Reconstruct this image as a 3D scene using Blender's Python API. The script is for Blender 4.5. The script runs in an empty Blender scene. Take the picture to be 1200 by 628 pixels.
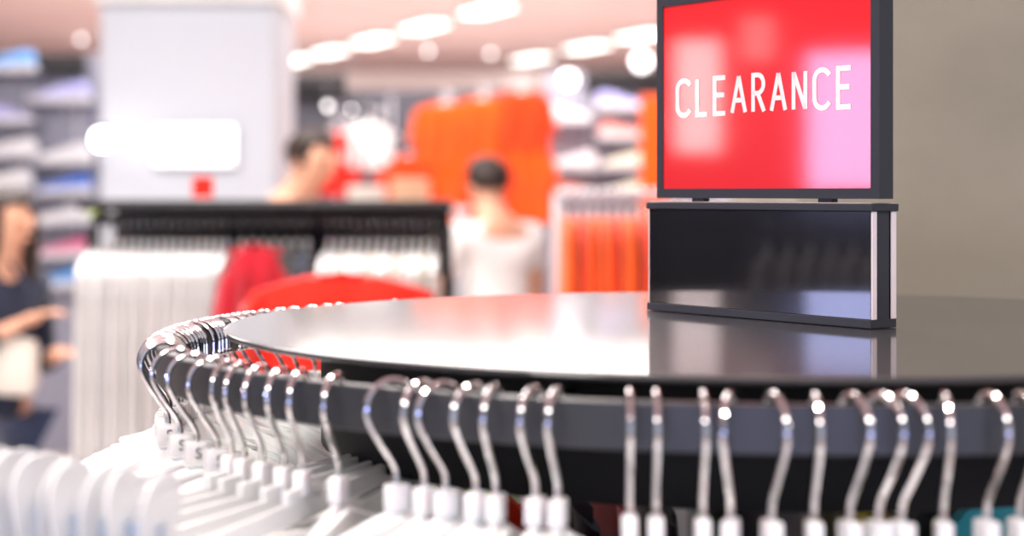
import bpy, bmesh, math, random
from mathutils import Vector, Matrix
random.seed(7)
C = bpy.context.scene.collection
PI = math.pi
# ------------------------------------------------------------------ camera, world, light, exposure
F = 2050.0                 # focal length in pixels of the 1200 px frame
CZ = 1.36                  # eye height
HY = 225.0                 # horizon row
sc = bpy.context.scene
cam_d = bpy.data.cameras.new('camera'); cam = bpy.data.objects.new('camera', cam_d); C.objects.link(cam)
cam.location = (0, 0, CZ); cam.rotation_euler = (PI/2, 0, 0)
cam_d.sensor_width = 36; cam_d.lens = F/1200*36; cam_d.shift_y = -89/1200
cam_d.clip_start = .05; cam_d.clip_end = 100
cam_d.dof.use_dof = True; cam_d.dof.focus_distance = 1.47; cam_d.dof.aperture_fstop = 3.3
sc.camera = cam
sc.view_settings.view_transform = 'Standard'; sc.view_settings.look = 'None'
sc.view_settings.gamma = 1; sc.view_settings.use_curve_mapping = False
sc.view_settings.exposure = 0.0
w = bpy.data.worlds.new('world'); sc.world = w; w.use_nodes = True
w.node_tree.nodes['Background'].inputs[0].default_value = (.80, .84, 1, 1)
w.node_tree.nodes['Background'].inputs[1].default_value = .70

def R_(a): return math.radians(a)
def area(name, loc, size, energy, color, rot=(0, 0, 0)):
    d = bpy.data.lights.new(name, 'AREA'); d.shape = 'RECTANGLE'; d.size, d.size_y = size
    d.energy = energy; d.color = color
    o = bpy.data.objects.new(name, d); C.objects.link(o); o.location = loc; o.rotation_euler = rot
    return o
area('ceiling_light_near', (-.9, .9, 3.1), (.35, .35), 48, (1, .93, .85))
area('ceiling_light_side', (1.3, -.5, 3.1), (.35, .35), 40, (1, .92, .84))
area('ceiling_light_over', (.1, 1.9, 3.1), (.3, .3), 16, (1, .93, .86))
area('blue_glint_strip', (.2, -2.6, .95), (3.8, .35), 19, (.36, .42, 1), (R_(90), 0, 0))  # added unseen bluish strip behind the camera, for blue glints on the hooks
area('fill_strip_front', (-1.2, -1.4, 3.0), (4.2, .35), 62, (1, .96, .92), (R_(52), 0, 0))  # added fill strip behind the camera: lifts the whites, highlights the hooks
area('fill_light_racks', (-1.0, 3.2, 3.1), (2.2, .5), 75, (1, .96, .93), (R_(22), 0, 0))  # added fill lamp that whitens the shirts on the straight rack
area('ceiling_light_mid', (-1.6, 5.2, 3.12), (3, 2.2), 165, (1, .96, .93))
area('ceiling_light_far', (-.6, 10.5, 3.12), (5, 4), 330, (1, .95, .92))
area('ceiling_light_rear', (-1, 18, 3.12), (6, 6), 620, (1, .93, .90))

def at(x, y, Y):
    return Vector(((x-600)/F*Y, Y, CZ-(y-HY)/F*Y))

# ------------------------------------------------------------------ materials
def mat(name, col, rough=.5, metal=0, spec=.5, coat=0, coat_rough=.05, emit=None, es=0, alpha=1, trans=0, ior=1.45,
        noise=None, bump=None, sheen=0, sss=0, aniso=None):
    m = bpy.data.materials.new(name); m.use_nodes = True
    nt = m.node_tree; b = nt.nodes['Principled BSDF']
    b.inputs['Base Color'].default_value = (*col, 1); b.inputs['Roughness'].default_value = rough
    b.inputs['Metallic'].default_value = metal; b.inputs['Specular IOR Level'].default_value = spec
    b.inputs['Coat Weight'].default_value = coat; b.inputs['Coat Roughness'].default_value = coat_rough
    b.inputs['Alpha'].default_value = alpha; b.inputs['Transmission Weight'].default_value = trans
    b.inputs['IOR'].default_value = ior
    if sheen: b.inputs['Sheen Weight'].default_value = sheen
    if sss:
        b.inputs['Subsurface Weight'].default_value = sss; b.inputs['Subsurface Scale'].default_value = .01
    if emit:
        b.inputs['Emission Color'].default_value = (*emit, 1); b.inputs['Emission Strength'].default_value = es
    tc = nt.nodes.new('ShaderNodeTexCoord')
    if noise:                      # (scale vector, colour2, amount detail)
        mp = nt.nodes.new('ShaderNodeMapping'); mp.inputs['Scale'].default_value = noise[0]
        nz = nt.nodes.new('ShaderNodeTexNoise'); nz.inputs['Scale'].default_value = 1; nz.inputs['Detail'].default_value = 5
        cr = nt.nodes.new('ShaderNodeValToRGB')
        cr.color_ramp.elements[0].position = .38; cr.color_ramp.elements[1].position = .65
        cr.color_ramp.elements[0].color = (*col, 1); cr.color_ramp.elements[1].color = (*noise[1], 1)
        nt.links.new(tc.outputs['Object'], mp.inputs[0]); nt.links.new(mp.outputs[0], nz.inputs['Vector'])
        nt.links.new(nz.outputs[0], cr.inputs[0]); nt.links.new(cr.outputs[0], b.inputs['Base Color'])
    if bump:                       # (scale vector, strength, distance)
        mp = nt.nodes.new('ShaderNodeMapping'); mp.inputs['Scale'].default_value = bump[0]
        nz = nt.nodes.new('ShaderNodeTexNoise'); nz.inputs['Scale'].default_value = 1; nz.inputs['Detail'].default_value = 4
        bp = nt.nodes.new('ShaderNodeBump'); bp.inputs['Strength'].default_value = bump[1]; bp.inputs['Distance'].default_value = bump[2]
        nt.links.new(tc.outputs['Object'], mp.inputs[0]); nt.links.new(mp.outputs[0], nz.inputs['Vector'])
        nt.links.new(nz.outputs[0], bp.inputs['Height']); nt.links.new(bp.outputs[0], b.inputs['Normal'])
    return m
def fabric(name, col, rough=.85):
    c2 = tuple(min(1, c*.9) for c in col)
    return mat(name, col, rough, spec=.2, noise=((9, 9, 9), c2), bump=((60, 60, 60), .15, .002), sheen=.2)
M = {}
M['tabletop'] = mat('lacquered_black_top', (.030, .030, .034), .45, spec=.25, coat=.72, coat_rough=.075, bump=((6, 260, 1), .03, .0004))
M['black'] = mat('black_powder_coat', (.012, .012, .014), .45, bump=((300, 300, 300), .1, .0005))
M['rail'] = mat('dark_grey_satin_metal', (.045, .047, .052), .34, metal=.35, coat=.25, coat_rough=.3, bump=((40, 40, 900), .05, .0004))
M['drum'] = mat('matt_black_panel', (.004, .004, .005), .6, spec=.2, bump=((80, 80, 80), .1, .0005))
M['chrome'] = mat('chrome_wire', (.80, .79, .80), .09, metal=1, bump=((30, 30, 30), .05, .0003))
M['plastic'] = mat('milky_plastic', (.86, .86, .87), .3, sss=.3, bump=((40, 40, 40), .05, .0006))
M['clear'] = mat('translucent_clip_plastic', (.80, .81, .82), .25, alpha=.72, bump=((40, 40, 40), .05, .0006))
M['faint'] = mat('clear_marker_plastic', (.92, .92, .93), .2, alpha=.35, bump=((40, 40, 40), .05, .0006))
M['spring'] = mat('spring_steel_blue_reflection', (.36, .47, .60), .3, metal=.3, noise=((20, 20, 20), (.40, .50, .62)))  # spring steel with its blue reflection put into the colour
M['white'] = fabric('white_cotton', (.88, .875, .87))
M['cream'] = fabric('cream_cotton', (.80, .74, .66))
M['lime'] = fabric('lime_green_fabric', (.52, .80, .04))
M['red'] = fabric('red_fabric', (.80, .025, .012))
M['crimson'] = fabric('crimson_fabric', (.50, .015, .03))
M['navy'] = fabric('navy_fabric', (.015, .022, .05))
M['blackcloth'] = fabric('black_fabric', (.012, .012, .015))
M['orange'] = fabric('orange_fabric', (.88, .11, .008))
M['deeporange'] = fabric('deep_orange_fabric', (.84, .06, .006))
M['teal'] = fabric('teal_fabric', (.01, .28, .34))
M['yellow'] = fabric('yellow_fabric', (.65, .52, .03))
M['blue'] = fabric('blue_fabric', (.10, .22, .75))
M['frame'] = mat('charcoal_frame', (.030, .032, .040), .38, bump=((200, 200, 200), .06, .0004))
M['poster'] = mat('glossy_red_print', (.78, .005, .007), .35, coat=1, coat_rough=.055, noise=((3, 3, 3), (.80, .006, .007)))
M['letters'] = mat('white_print', (.93, .88, .88), .4, coat=1, coat_rough=.015, noise=((30, 30, 30), (.95, .90, .90)))
M['gloss'] = mat('glossy_black_acrylic', (.006, .006, .008), .10, coat=1, coat_rough=.01, noise=((4, 4, 4), (.010, .010, .013)))
M['edge'] = mat('polished_acrylic_edge', (.85, .76, .76), .15, noise=((60, 60, 60), (.80, .72, .74)))
M['brass'] = mat('bare_aluminium_strip', (.65, .58, .48), .3, metal=.7, noise=((60, 60, 60), (.6, .52, .44)))
M['ink'] = mat('black_ink', (.02, .02, .02), .5, noise=((60, 60, 60), (.03, .03, .03)))
M['concrete'] = mat('grey_beige_plaster', (.240, .220, .175), .75, noise=((2.2, 2.2, 3.4), (.31, .285, .228)), bump=((25, 25, 25), .25, .003))
M['column'] = mat('white_painted_column', (.51, .54, .60), .6, noise=((1.5, 1.5, 1.5), (.53, .56, .62)))
M['skin'] = mat('skin', (.72, .40, .27), .5, sss=.15, noise=((20, 20, 20), (.68, .36, .24)))
M['hair'] = mat('dark_brown_hair', (.022, .014, .012), .45, bump=((300, 300, 20), .5, .003), noise=((200, 200, 8), (.035, .02, .015)))
M['denim'] = fabric('dark_denim', (.02, .03, .07))
M['grey_wall'] = mat('lilac_grey_panel', (.33, .33, .41), .6, noise=((1, 1, 1), (.37, .37, .45)))
M['dark_wall'] = mat('slate_grey_panel', (.055, .055, .075), .6, noise=((1, 1, 1), (.07, .07, .09)))
M['pale_wall'] = mat('pale_pink_wall', (.80, .72, .72), .7, noise=((.5, .5, .5), (.84, .77, .77)))
M['ceiling'] = mat('mauve_ceiling', (.80, .58, .58), .8, noise=((.4, .4, .4), (.86, .66, .65)))
M['floor'] = mat('beige_floor_tile', (.62, .57, .53), .35, noise=((.8, .8, .8), (.68, .63, .59)))
M['light'] = mat('ceiling_lamp_diffuser', (1, 1, 1), .5, emit=(1, .97, .90), es=4)
M['downlight'] = mat('downlight_bulb', (1, 1, 1), .5, emit=(1, .95, .96), es=4)
M['globe'] = mat('globe_lamp_glass', (1, 1, 1), .5, emit=(1, 1, 1), es=10)
M['screen'] = mat('backlit_white_panel', (1, 1, 1), .5, emit=(1, 1, 1), es=1.6)
M['bluebox'] = mat('backlit_blue_white_panel', (1, 1, 1), .5, emit=(.50, .55, 1), es=16)
M['warmbox'] = mat('backlit_warm_panel', (1, 1, 1), .5, emit=(1, .80, .80), es=12)
M['dimbox'] = mat('backlit_soft_panel', (1, 1, 1), .5, emit=(1, .85, .8), es=3)
M['shelf_metal'] = mat('pale_shelf_metal', (.60, .60, .64), .4, metal=.2, noise=((5, 5, 5), (.64, .64, .68)))
M['sole'] = mat('white_rubber', (.85, .85, .86), .5, noise=((30, 30, 30), (.8, .8, .82)))
SHOES = {'white': (.88, .88, .92), 'blue': (.12, .25, .85), 'lime': (.70, .90, .25), 'pink': (.90, .22, .40), 'sky': (.12, .42, .95),
         'lilac': (.45, .45, .85), 'salmon': (.90, .35, .32), 'cream': (.92, .92, .72)}
for k, c in SHOES.items(): M['shoe_'+k] = mat(k+'_shoe_upper', c, .5, noise=((40, 40, 40), tuple(x*.92 for x in c)))

# ------------------------------------------------------------------ mesh helpers
def bx(bm, lo, hi, bev=0):
    vs = [bm.verts.new((x, y, z)) for x in (lo[0], hi[0]) for y in (lo[1], hi[1]) for z in (lo[2], hi[2])]
    fs = [(0, 1, 3, 2), (4, 6, 7, 5), (0, 4, 5, 1), (2, 3, 7, 6), (0, 2, 6, 4), (1, 5, 7, 3)]
    F_ = [bm.faces.new([vs[i] for i in f]) for f in fs]
    if bev:
        es = list({e for f in F_ for e in f.edges})
        bmesh.ops.bevel(bm, geom=es, offset=bev, segments=2, affect='EDGES', profile=.5)
def tube(bm, pts, r, n=8, cap=True):
    pts = [Vector(p) for p in pts]
    rs = r if isinstance(r, (list, tuple)) else [r]*len(pts)
    prev = None; up = None
    for i, p in enumerate(pts):
        t = (pts[min(i+1, len(pts)-1)]-pts[max(i-1, 0)]).normalized()
        if up is None:
            up = Vector((0, 0, 1)) if abs(t.z) < .9 else Vector((1, 0, 0))
            up = (up-t*up.dot(t)).normalized()
        else:
            up = (up-t*up.dot(t)).normalized()
        s = t.cross(up)
        ring = [bm.verts.new(p+(up*math.cos(2*PI*k/n)+s*math.sin(2*PI*k/n))*rs[i]) for k in range(n)]
        if prev:
            for k in range(n): bm.faces.new((prev[k], prev[(k+1) % n], ring[(k+1) % n], ring[k]))
        elif cap: bm.faces.new(ring[::-1])
        prev = ring
    if cap: bm.faces.new(prev)
def ball(bm, c, r, s=(1, 1, 1), u=12, v=8):
    bmesh.ops.create_uvsphere(bm, u_segments=u, v_segments=v, radius=r, matrix=Matrix.Translation(c) @ Matrix.Diagonal((*s, 1)))
def lathe(bm, prof, n=96, c=(0, 0)):
    rings = [[bm.verts.new((c[0]+r*math.cos(2*PI*k/n), c[1]+r*math.sin(2*PI*k/n), z)) for k in range(n)] for r, z in prof]
    for a, b in zip(rings, rings[1:]):
        for k in range(n): bm.faces.new((a[k], a[(k+1) % n], b[(k+1) % n], b[k]))
    return rings
def prism(bm, outline, y0, y1):          # outline in (x, z)
    a = [bm.verts.new((x, y0, z)) for x, z in outline]; b = [bm.verts.new((x, y1, z)) for x, z in outline]
    bm.faces.new(a); bm.faces.new(b[::-1]); n = len(a)
    for k in range(n): bm.faces.new((a[k], b[k], b[(k+1) % n], a[(k+1) % n]))
def finish(name, bm, smooth=True):
    bmesh.ops.recalc_face_normals(bm, faces=bm.faces)
    me = bpy.data.meshes.new(name); bm.to_mesh(me); bm.free()
    if smooth:
        for p in me.polygons: p.use_smooth = True
        try: me.set_sharp_from_angle(angle=R(38))
        except Exception: pass
    return me
def R(a): return math.radians(a)
def obj(name, bm, m, parent=None, smooth=True, label=None):
    me = finish(name, bm, smooth) if isinstance(bm, bmesh.types.BMesh) else bm
    if m and not me.materials: me.materials.append(m)
    o = bpy.data.objects.new(name, me); C.objects.link(o)
    if parent: o.parent = parent
    if label: o['label'] = label
    return o
def tag(o, label, cat, group=None, kind=None):
    o['label'] = label; o['category'] = cat
    if group: o['group'] = group
    if kind: o['kind'] = kind
    return o
def thing(name, label, cat, loc=(0, 0, 0), rz=0, group=None):
    o = bpy.data.objects.new(name, None); C.objects.link(o); o.location = loc; o.rotation_euler = (0, 0, rz)
    o.empty_display_size = .05
    return tag(o, label, cat, group)
def struct(name, bm, m):
    o = obj(name, bm, m, smooth=False); o['kind'] = 'structure'; return o
def dup(root, loc, rz, label=None, group=None):
    r = root.copy(); C.objects.link(r); r.location = loc; r.rotation_euler = (0, 0, rz)
    if label: r['label'] = label
    if group: r['group'] = group
    for ch in list(root.children):
        c = ch.copy(); C.objects.link(c); c.parent = r
        for g in ch.children:
            d = g.copy(); C.objects.link(d); d.parent = c
    return r
def new(): return bmesh.new()
ORD = ['', 'first', 'second', 'third', 'fourth', 'fifth', 'sixth', 'seventh', 'eighth', 'ninth', 'tenth', 'eleventh', 'twelfth', 'thirteenth',
       'fourteenth', 'fifteenth', 'sixteenth', 'seventeenth', 'eighteenth', 'nineteenth', 'twentieth']

# ------------------------------------------------------------------ the setting
b = new(); bx(b, (-9, -3, -.1), (7, 26.2, 0)); struct('floor', b, M['floor'])
b = new(); bx(b, (-9, -3, 3.2), (7, 26.2, 3.3)); struct('ceiling', b, M['ceiling'])
b = new(); bx(b, (-9, 26, 0), (7, 26.2, 3.2)); struct('wall_back', b, M['pale_wall'])
b = new(); bx(b, (-9.2, -3, 0), (-9, 26.2, 3.2)); struct('wall_left', b, M['dark_wall'])
b = new(); bx(b, (7, 1.5, 0), (7.2, 26.2, 3.2)); struct('wall_right', b, M['pale_wall'])
b = new(); bx(b, (.375, 2.3, 0), (1.1, 3.0, 3.2), .012); struct('wall_pillar', b, M['concrete'])
# white pillar in the background
b = new(); bx(b, (-1.86, 7.9, 0), (-1.07, 8.6, 3.2), .01); struct('wall_column', b, M['column'])
b = new(); bx(b, (-1.88, 7.83, 2.215), (-1.05, 8.65, 2.33), .01); struct('trim_1', b, M['white'])
# pale soffit band over the far wall displays
b = new(); bx(b, (-9, 23.9, 2.55), (7, 24.1, 3.0)); struct('trim_2', b, M['pale_wall'])

# ------------------------------------------------------------------ the round rack
RC = Vector((.206, 1.485, 0)); HT = CZ-.110; RT = .4455; RR = .493; RTOP = CZ-.1205; RH = .0285
rack = thing('round_garment_rack', 'round black clothes rack with glossy tabletop and dark ring rail, filling the foreground', 'clothes rack', RC)
b = new()
rg = lathe(b, [(.001, HT-.0055), (RT-.004, HT-.0055), (RT-.0006, HT-.0042), (RT, HT-.003), (RT-.0006, HT-.001), (RT-.003, HT), (RT-.0036, HT), (.30, HT), (.001, HT)], 160)
obj('tabletop', b, M['tabletop'], rack, label='glossy black tabletop')
b = new()
lathe(b, [(.02, HT-.0056), (.366, HT-.0056), (.366, HT-.095), (.34, HT-.095), (.02, HT-.095)], 96)
obj('apron', b, M['drum'], rack)
b = new()
z1, z0 = RTOP, RTOP-RH
lathe(b, [(RR-.005, z0+.001), (RR-.005, z1-.001), (RR-.004, z1), (RR+.004, z1), (RR+.005, z1-.001), (RR+.005, z0+.001), (RR+.004, z0), (RR-.004, z0), (RR-.005, z0+.001)], 180)
obj('ring_rail', b, M['rail'], rack)
for a in (36, 108, 252-9, 324):
    b = new(); d = Vector((math.cos(R(a)), math.sin(R(a)), 0)); s = Vector((-d.y, d.x, 0))
    p0 = d*.360; p1 = d*(RR-.0045)
    vs = []
    for p in (p0, p1):
        for q, zz in ((-.004, z0+.004), (.004, z0+.004), (.004, z0+.018), (-.004, z0+.018)): vs.append(b.verts.new((p+s*q)+Vector((0, 0, zz))))
    b.faces.new(vs[:4]); b.faces.new(vs[4:][::-1])
    for k in range(4): b.faces.new((vs[k], vs[4+k], vs[4+(k+1) % 4], vs[(k+1) % 4]))
    obj('spoke', b, M['black'], rack)
b = new(); lathe(b, [(.001, .03), (.045, .03), (.045, HT-.0955), (.001, HT-.0955)], 32); obj('column', b, M['black'], rack)
b = new(); lathe(b, [(.001, 0), (.34, 0), (.34, .012), (.30, .025), (.06, .035), (.001, .035)], 64); obj('foot', b, M['black'], rack)

# ------------------------------------------------------------------ the CLEARANCE sign
FRP = Vector((.2875, 1.400, 0)); FLP = Vector((.126, 1.627, 0))
U = (FRP-FLP); SW = U.length; U.normalize()
ang = math.atan2(U.y, U.x)
# local frame: x along the sign (left to right), y into the sign (away from the viewer), z up
sign = thing('sign_stand', 'red CLEARANCE sign in charcoal frame on glossy black base, standing on the round tabletop', 'sign', (FLP.x, FLP.y, HT), ang)
T = .0285
def sbox(name, lo, hi, m, bev=.0006, parent=sign, label=None):
    b = new(); bx(b, lo, hi, bev); return obj(name, b, m, parent, smooth=False, label=label)
sbox('base_core', (.004, .0062, .0006), (SW-.001, T-.0062, .098), M['frame'])
sbox('bottom_channel', (0, -.001, .0004), (SW, T+.001, .0075), M['frame'])
sbox('top_channel', (-.0005, -.0015, .0945), (SW+.002, T+.0015, .1005), M['frame'])
sbox('aluminium_strip', (.001, .002, .1006), (SW-.002, T-.002, .1014), M['brass'], .0002)
fp = sbox('front_panel', (.0025, .0002, .0076), (SW-.0006, .0050, .0944), M['gloss'], .0003)
sbox('panel_edge', (SW-.0006, .0004, .0076), (SW+.0008, .0058, .0944), M['edge'], .0003, fp, label='pale polished panel edge')
sbox('panel_edge', (.0008, .0004, .0076), (.0025, .0058, .0944), M['edge'], .0003, fp, label='pale polished panel edge')
bp_ = sbox('back_panel', (.0025, T-.0050, .0076), (SW-.0006, T-.0002, .0944), M['gloss'], .0003)
sbox('panel_edge', (SW-.0006, T-.0056, .0076), (SW+.0008, T, .0944), M['edge'], .0003, bp_, label='pale polished panel edge')
# frame: from just above the base
fx0, fx1, fz0, fz1 = .008, SW+.0045, .1045, .2895
ft0, ft1 = .0045, .0205
bw = .0085
b = new()
o4 = [(fx0, fz0), (fx1, fz0), (fx1, fz1), (fx0, fz1)]; i4 = [(fx0+bw, fz0+bw), (fx1-bw-.001, fz0+bw), (fx1-bw-.001, fz1-bw), (fx0+bw, fz1-bw)]
V = {}
for tag_, pts in (('o', o4), ('i', i4)):
    for yy in (ft0, ft1):
        V[tag_, yy] = [b.verts.new((x, yy, z)) for x, z in pts]
for k in range(4):
    j = (k+1) % 4
    b.faces.new((V['o', ft0][k], V['o', ft0][j], V['i', ft0][j], V['i', ft0][k]))
    b.faces.new((V['o', ft1][k], V['i', ft1][k], V['i', ft1][j], V['o', ft1][j]))
    b.faces.new((V['o', ft0][k], V['o', ft1][k], V['o', ft1][j], V['o', ft0][j]))
    b.faces.new((V['i', ft0][k], V['i', ft0][j], V['i', ft1][j], V['i', ft1][k]))
obj('frame', b, M['frame'], sign, smooth=False)
for xx in (.06, SW-.06): sbox('frame_post', (xx-.008, .009, .1012), (xx+.008, .016, .1046), M['frame'], .0003)
poster = sbox('poster', (fx0+bw, ft0+.0012, fz0+bw), (fx1-bw-.001, ft1-.001, fz1-bw), M['poster'], 0)
# condensed lettering as constant-width strokes
def arc(cx, cz, rx, rz, a0, a1, n=14): return [(cx+rx*math.cos(R(a0+(a1-a0)*k/n)), cz+rz*math.sin(R(a0+(a1-a0)*k/n))) for k in range(n+1)]
GL = {   # on a cell 1 high, .46 wide
 'C': ([arc(.27, .74, .25, .26, 25, 180)+arc(.27, .26, .25, .26, 180, 335)], .50),
 'L': ([[(.04, 1), (.04, 0), (.40, 0)]], .42),
 'E': ([[(.42, 1), (.04, 1), (.04, 0), (.42, 0)], [(.04, .52), (.38, .52)]], .44),
 'A': ([[(0, 0), (.235, 1)], [(.235, 1), (.47, 0)], [(.085, .34), (.385, .34)]], .47),
 'R': ([[(.04, 0), (.04, 1), (.20, 1)]+arc(.20, .75, .20, .25, 85, -85)+[(.04, .50)], [(.20, .50), (.42, 0)]], .44),
 'N': ([[(.04, 0), (.04, 1)], [(.05, .98), (.42, .02)], [(.43, 0), (.43, 1)]], .47)}
def stroke(b, pts, wd, y0, y1):
    hw = wd/2; L, Rr = [], []
    n = len(pts)
    for i in range(n):
        p = Vector(pts[i]); a = Vector(pts[i-1]) if i else None; c = Vector(pts[i+1]) if i < n-1 else None
        d1 = (p-a).normalized() if a is not None else None; d2 = (c-p).normalized() if c is not None else None
        if d1 is None: t = d2; k = 1
        elif d2 is None: t = d1; k = 1
        else:
            t = (d1+d2).normalized(); k = min(1/max(.2, t.dot(d1)), 2.6)
        nrm = Vector((-t.y, t.x))
        L.append(p+nrm*hw*k); Rr.append(p-nrm*hw*k)
    q = lambda v, y: b.verts.new((v.x, y, v.y))
    lf = [q(v, y0) for v in L]; rf = [q(v, y0) for v in Rr]; lb = [q(v, y1) for v in L]; rb = [q(v, y1) for v in Rr]
    for i in range(n-1):
        b.faces.new((lf[i], lf[i+1], rf[i+1], rf[i])); b.faces.new((lf[i], lb[i], lb[i+1], lf[i+1])); b.faces.new((rf[i], rf[i+1], rb[i+1], rb[i]))
    b.faces.new((lf[0], rf[0], rb[0], lb[0])); b.faces.new((lf[-1], lb[-1], rb[-1], rf[-1]))
CH = .0358; base_z = .1780; x = .0355
total = sum(GL[c][1] for c in 'CLEARANCE'); x_end = .2515
gap = ((x_end-x)-total*CH)/8
for c in 'CLEARANCE':
    b = new()
    for s in GL[c][0]:
        stroke(b, [(x+px*CH, base_z+pz*CH*(1-.115)+.0017) for px, pz in s], .0041, ft0+.0007, ft0+.0013)
    obj('letter', b, M['letters'], poster, smooth=False, label='white letter '+c)
    x += GL[c][1]*CH+gap

# ------------------------------------------------------------------ hangers and garments (origin: middle of the rail top, local +x = outwards)
def hook_path():
    pts = [(-.0180, -.0235), (-.0181, -.0195)]
    for k in range(0, 23):
        a = R(188-k*(188+14)/22); pts.append((.018*math.cos(a), -.0135+.018*math.sin(a)))
    pts += [(.0150, -.0235), (.0105, -.0310), (.0055, -.0385), (.0005, -.0455), (-.0022, -.0505), (-.0030, -.0545), (-.0030, -.0640)]
    return [(u, 0, z) for u, z in pts]
b = new(); hp = hook_path(); tube(b, hp, .0020, 8); ball(b, hp[0], .0030, u=10, v=8); HOOK = finish('hook', b); HOOK.materials.append(M['chrome'])
b = new(); bx(b, (-.0105, -.0045, -.0765), (.0045, .0045, -.0600), .0015); NECK = finish('neck', b); NECK.materials.append(M['plastic'])
def arms_mesh():
    b = new()
    N = 10
    rows = []
    for i in range(-N, N+1):
        s = i/N; u = s*.195; z = -.083-.095*abs(s)**1.2; h = .009-.004*abs(s); t = .0032
        rows.append([b.verts.new((u-.003, y, zz)) for y, zz in ((-t, z-h), (t, z-h), (t, z+h*.6), (0, z+h), (-t, z+h*.6))])
    for a, c in zip(rows, rows[1:]):
        for k in range(5): b.faces.new((a[k], a[(k+1) % 5], c[(k+1) % 5], c[k]))
    b.faces.new(rows[0]); b.faces.new(rows[-1][::-1])
    return finish('arms', b)
ARMS = arms_mesh(); ARMS.materials.append(M['plastic'])
def bar_mesh():
    b = new(); bx(b, (-.222, -.0025, -.092), (.216, .0025, -.078), .001); bx(b, (-.03, -.003, -.080), (.024, .003, -.070), .001)
    return finish('crossbar', b)
BAR = bar_mesh(); BAR.materials.append(M['clear'])
def tongue(cx, y, side):
    o = [(cx-.014, -.095), (cx+.014, -.095), (cx+.0205, -.062)]
    o += [(cx+.0215*math.cos(R(a)), -.050+.0225*math.sin(R(a))) for a in range(0, 181, 15)]
    o += [(cx-.0205, -.062)]
    b = new(); prism(b, o, y-.0013, y+.0013)
    for v in b.verts: v.co.y += side*max(0, v.co.z+.095)*.10
    return b
def clip_meshes(cx):
    b = tongue(cx, -.0055, -1); b2 = tongue(cx, .0055, 1)
    me2 = bpy.data.meshes.new('t'); b2.to_mesh(me2); b.from_mesh(me2); b2.free(); bpy.data.meshes.remove(me2)
    bx(b, (cx-.012, -.0068, -.108), (cx+.012, .0068, -.094), .001)
    m = finish('clip', b, True); m.materials.append(M['clear'])
    s = new(); bx(s, (cx-.005, -.0108, -.090), (cx+.005, .0108, -.056), .001)
    ms = finish('spring', s); ms.materials.append(M['spring'])
    return m, ms
CL = [clip_meshes(.205), clip_meshes(-.211)]
def text_mesh(s, size):
    cu = bpy.data.curves.new('t', 'FONT'); cu.body = s; cu.size = size; cu.align_x = 'CENTER'; cu.align_y = 'CENTER'; cu.extrude = .0001
    o = bpy.data.objects.new('t', cu); C.objects.link(o); dg = bpy.context.evaluated_depsgraph_get()
    me = bpy.data.meshes.new_from_object(o.evaluated_get(dg)); bpy.data.objects.remove(o)
    return me
def marker_letters(s):
    me = text_mesh(s, .011 if len(s) == 1 else .009)
    b = new(); b.from_mesh(me)
    rot = Matrix.Rotation(PI/2, 4, 'X')
    front = Matrix.Translation((-.003, -.0052, -.0665)) @ rot
    bmesh.ops.transform(b, matrix=front, verts=b.verts)
    geo = bmesh.ops.duplicate(b, geom=list(b.verts)+list(b.edges)+list(b.faces))
    vs = [g for g in geo['geom'] if isinstance(g, bmesh.types.BMVert)]
    bmesh.ops.transform(b, matrix=Matrix.Translation((-.003, 0, 0)) @ Matrix.Rotation(PI, 4, 'Z') @ Matrix.Translation((.003, 0, 0)), verts=vs)
    m = finish('size_letter', b, False); m.materials.clear(); m.materials.append(M['ink']); return m
b = new(); bx(b, (-.0125, -.0050, -.0750), (.0065, .0050, -.0580), .0015); MARK = finish('size_marker', b); MARK.materials.append(M['faint'])
LS, LXL = marker_letters('S'), marker_letters('XL')

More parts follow.
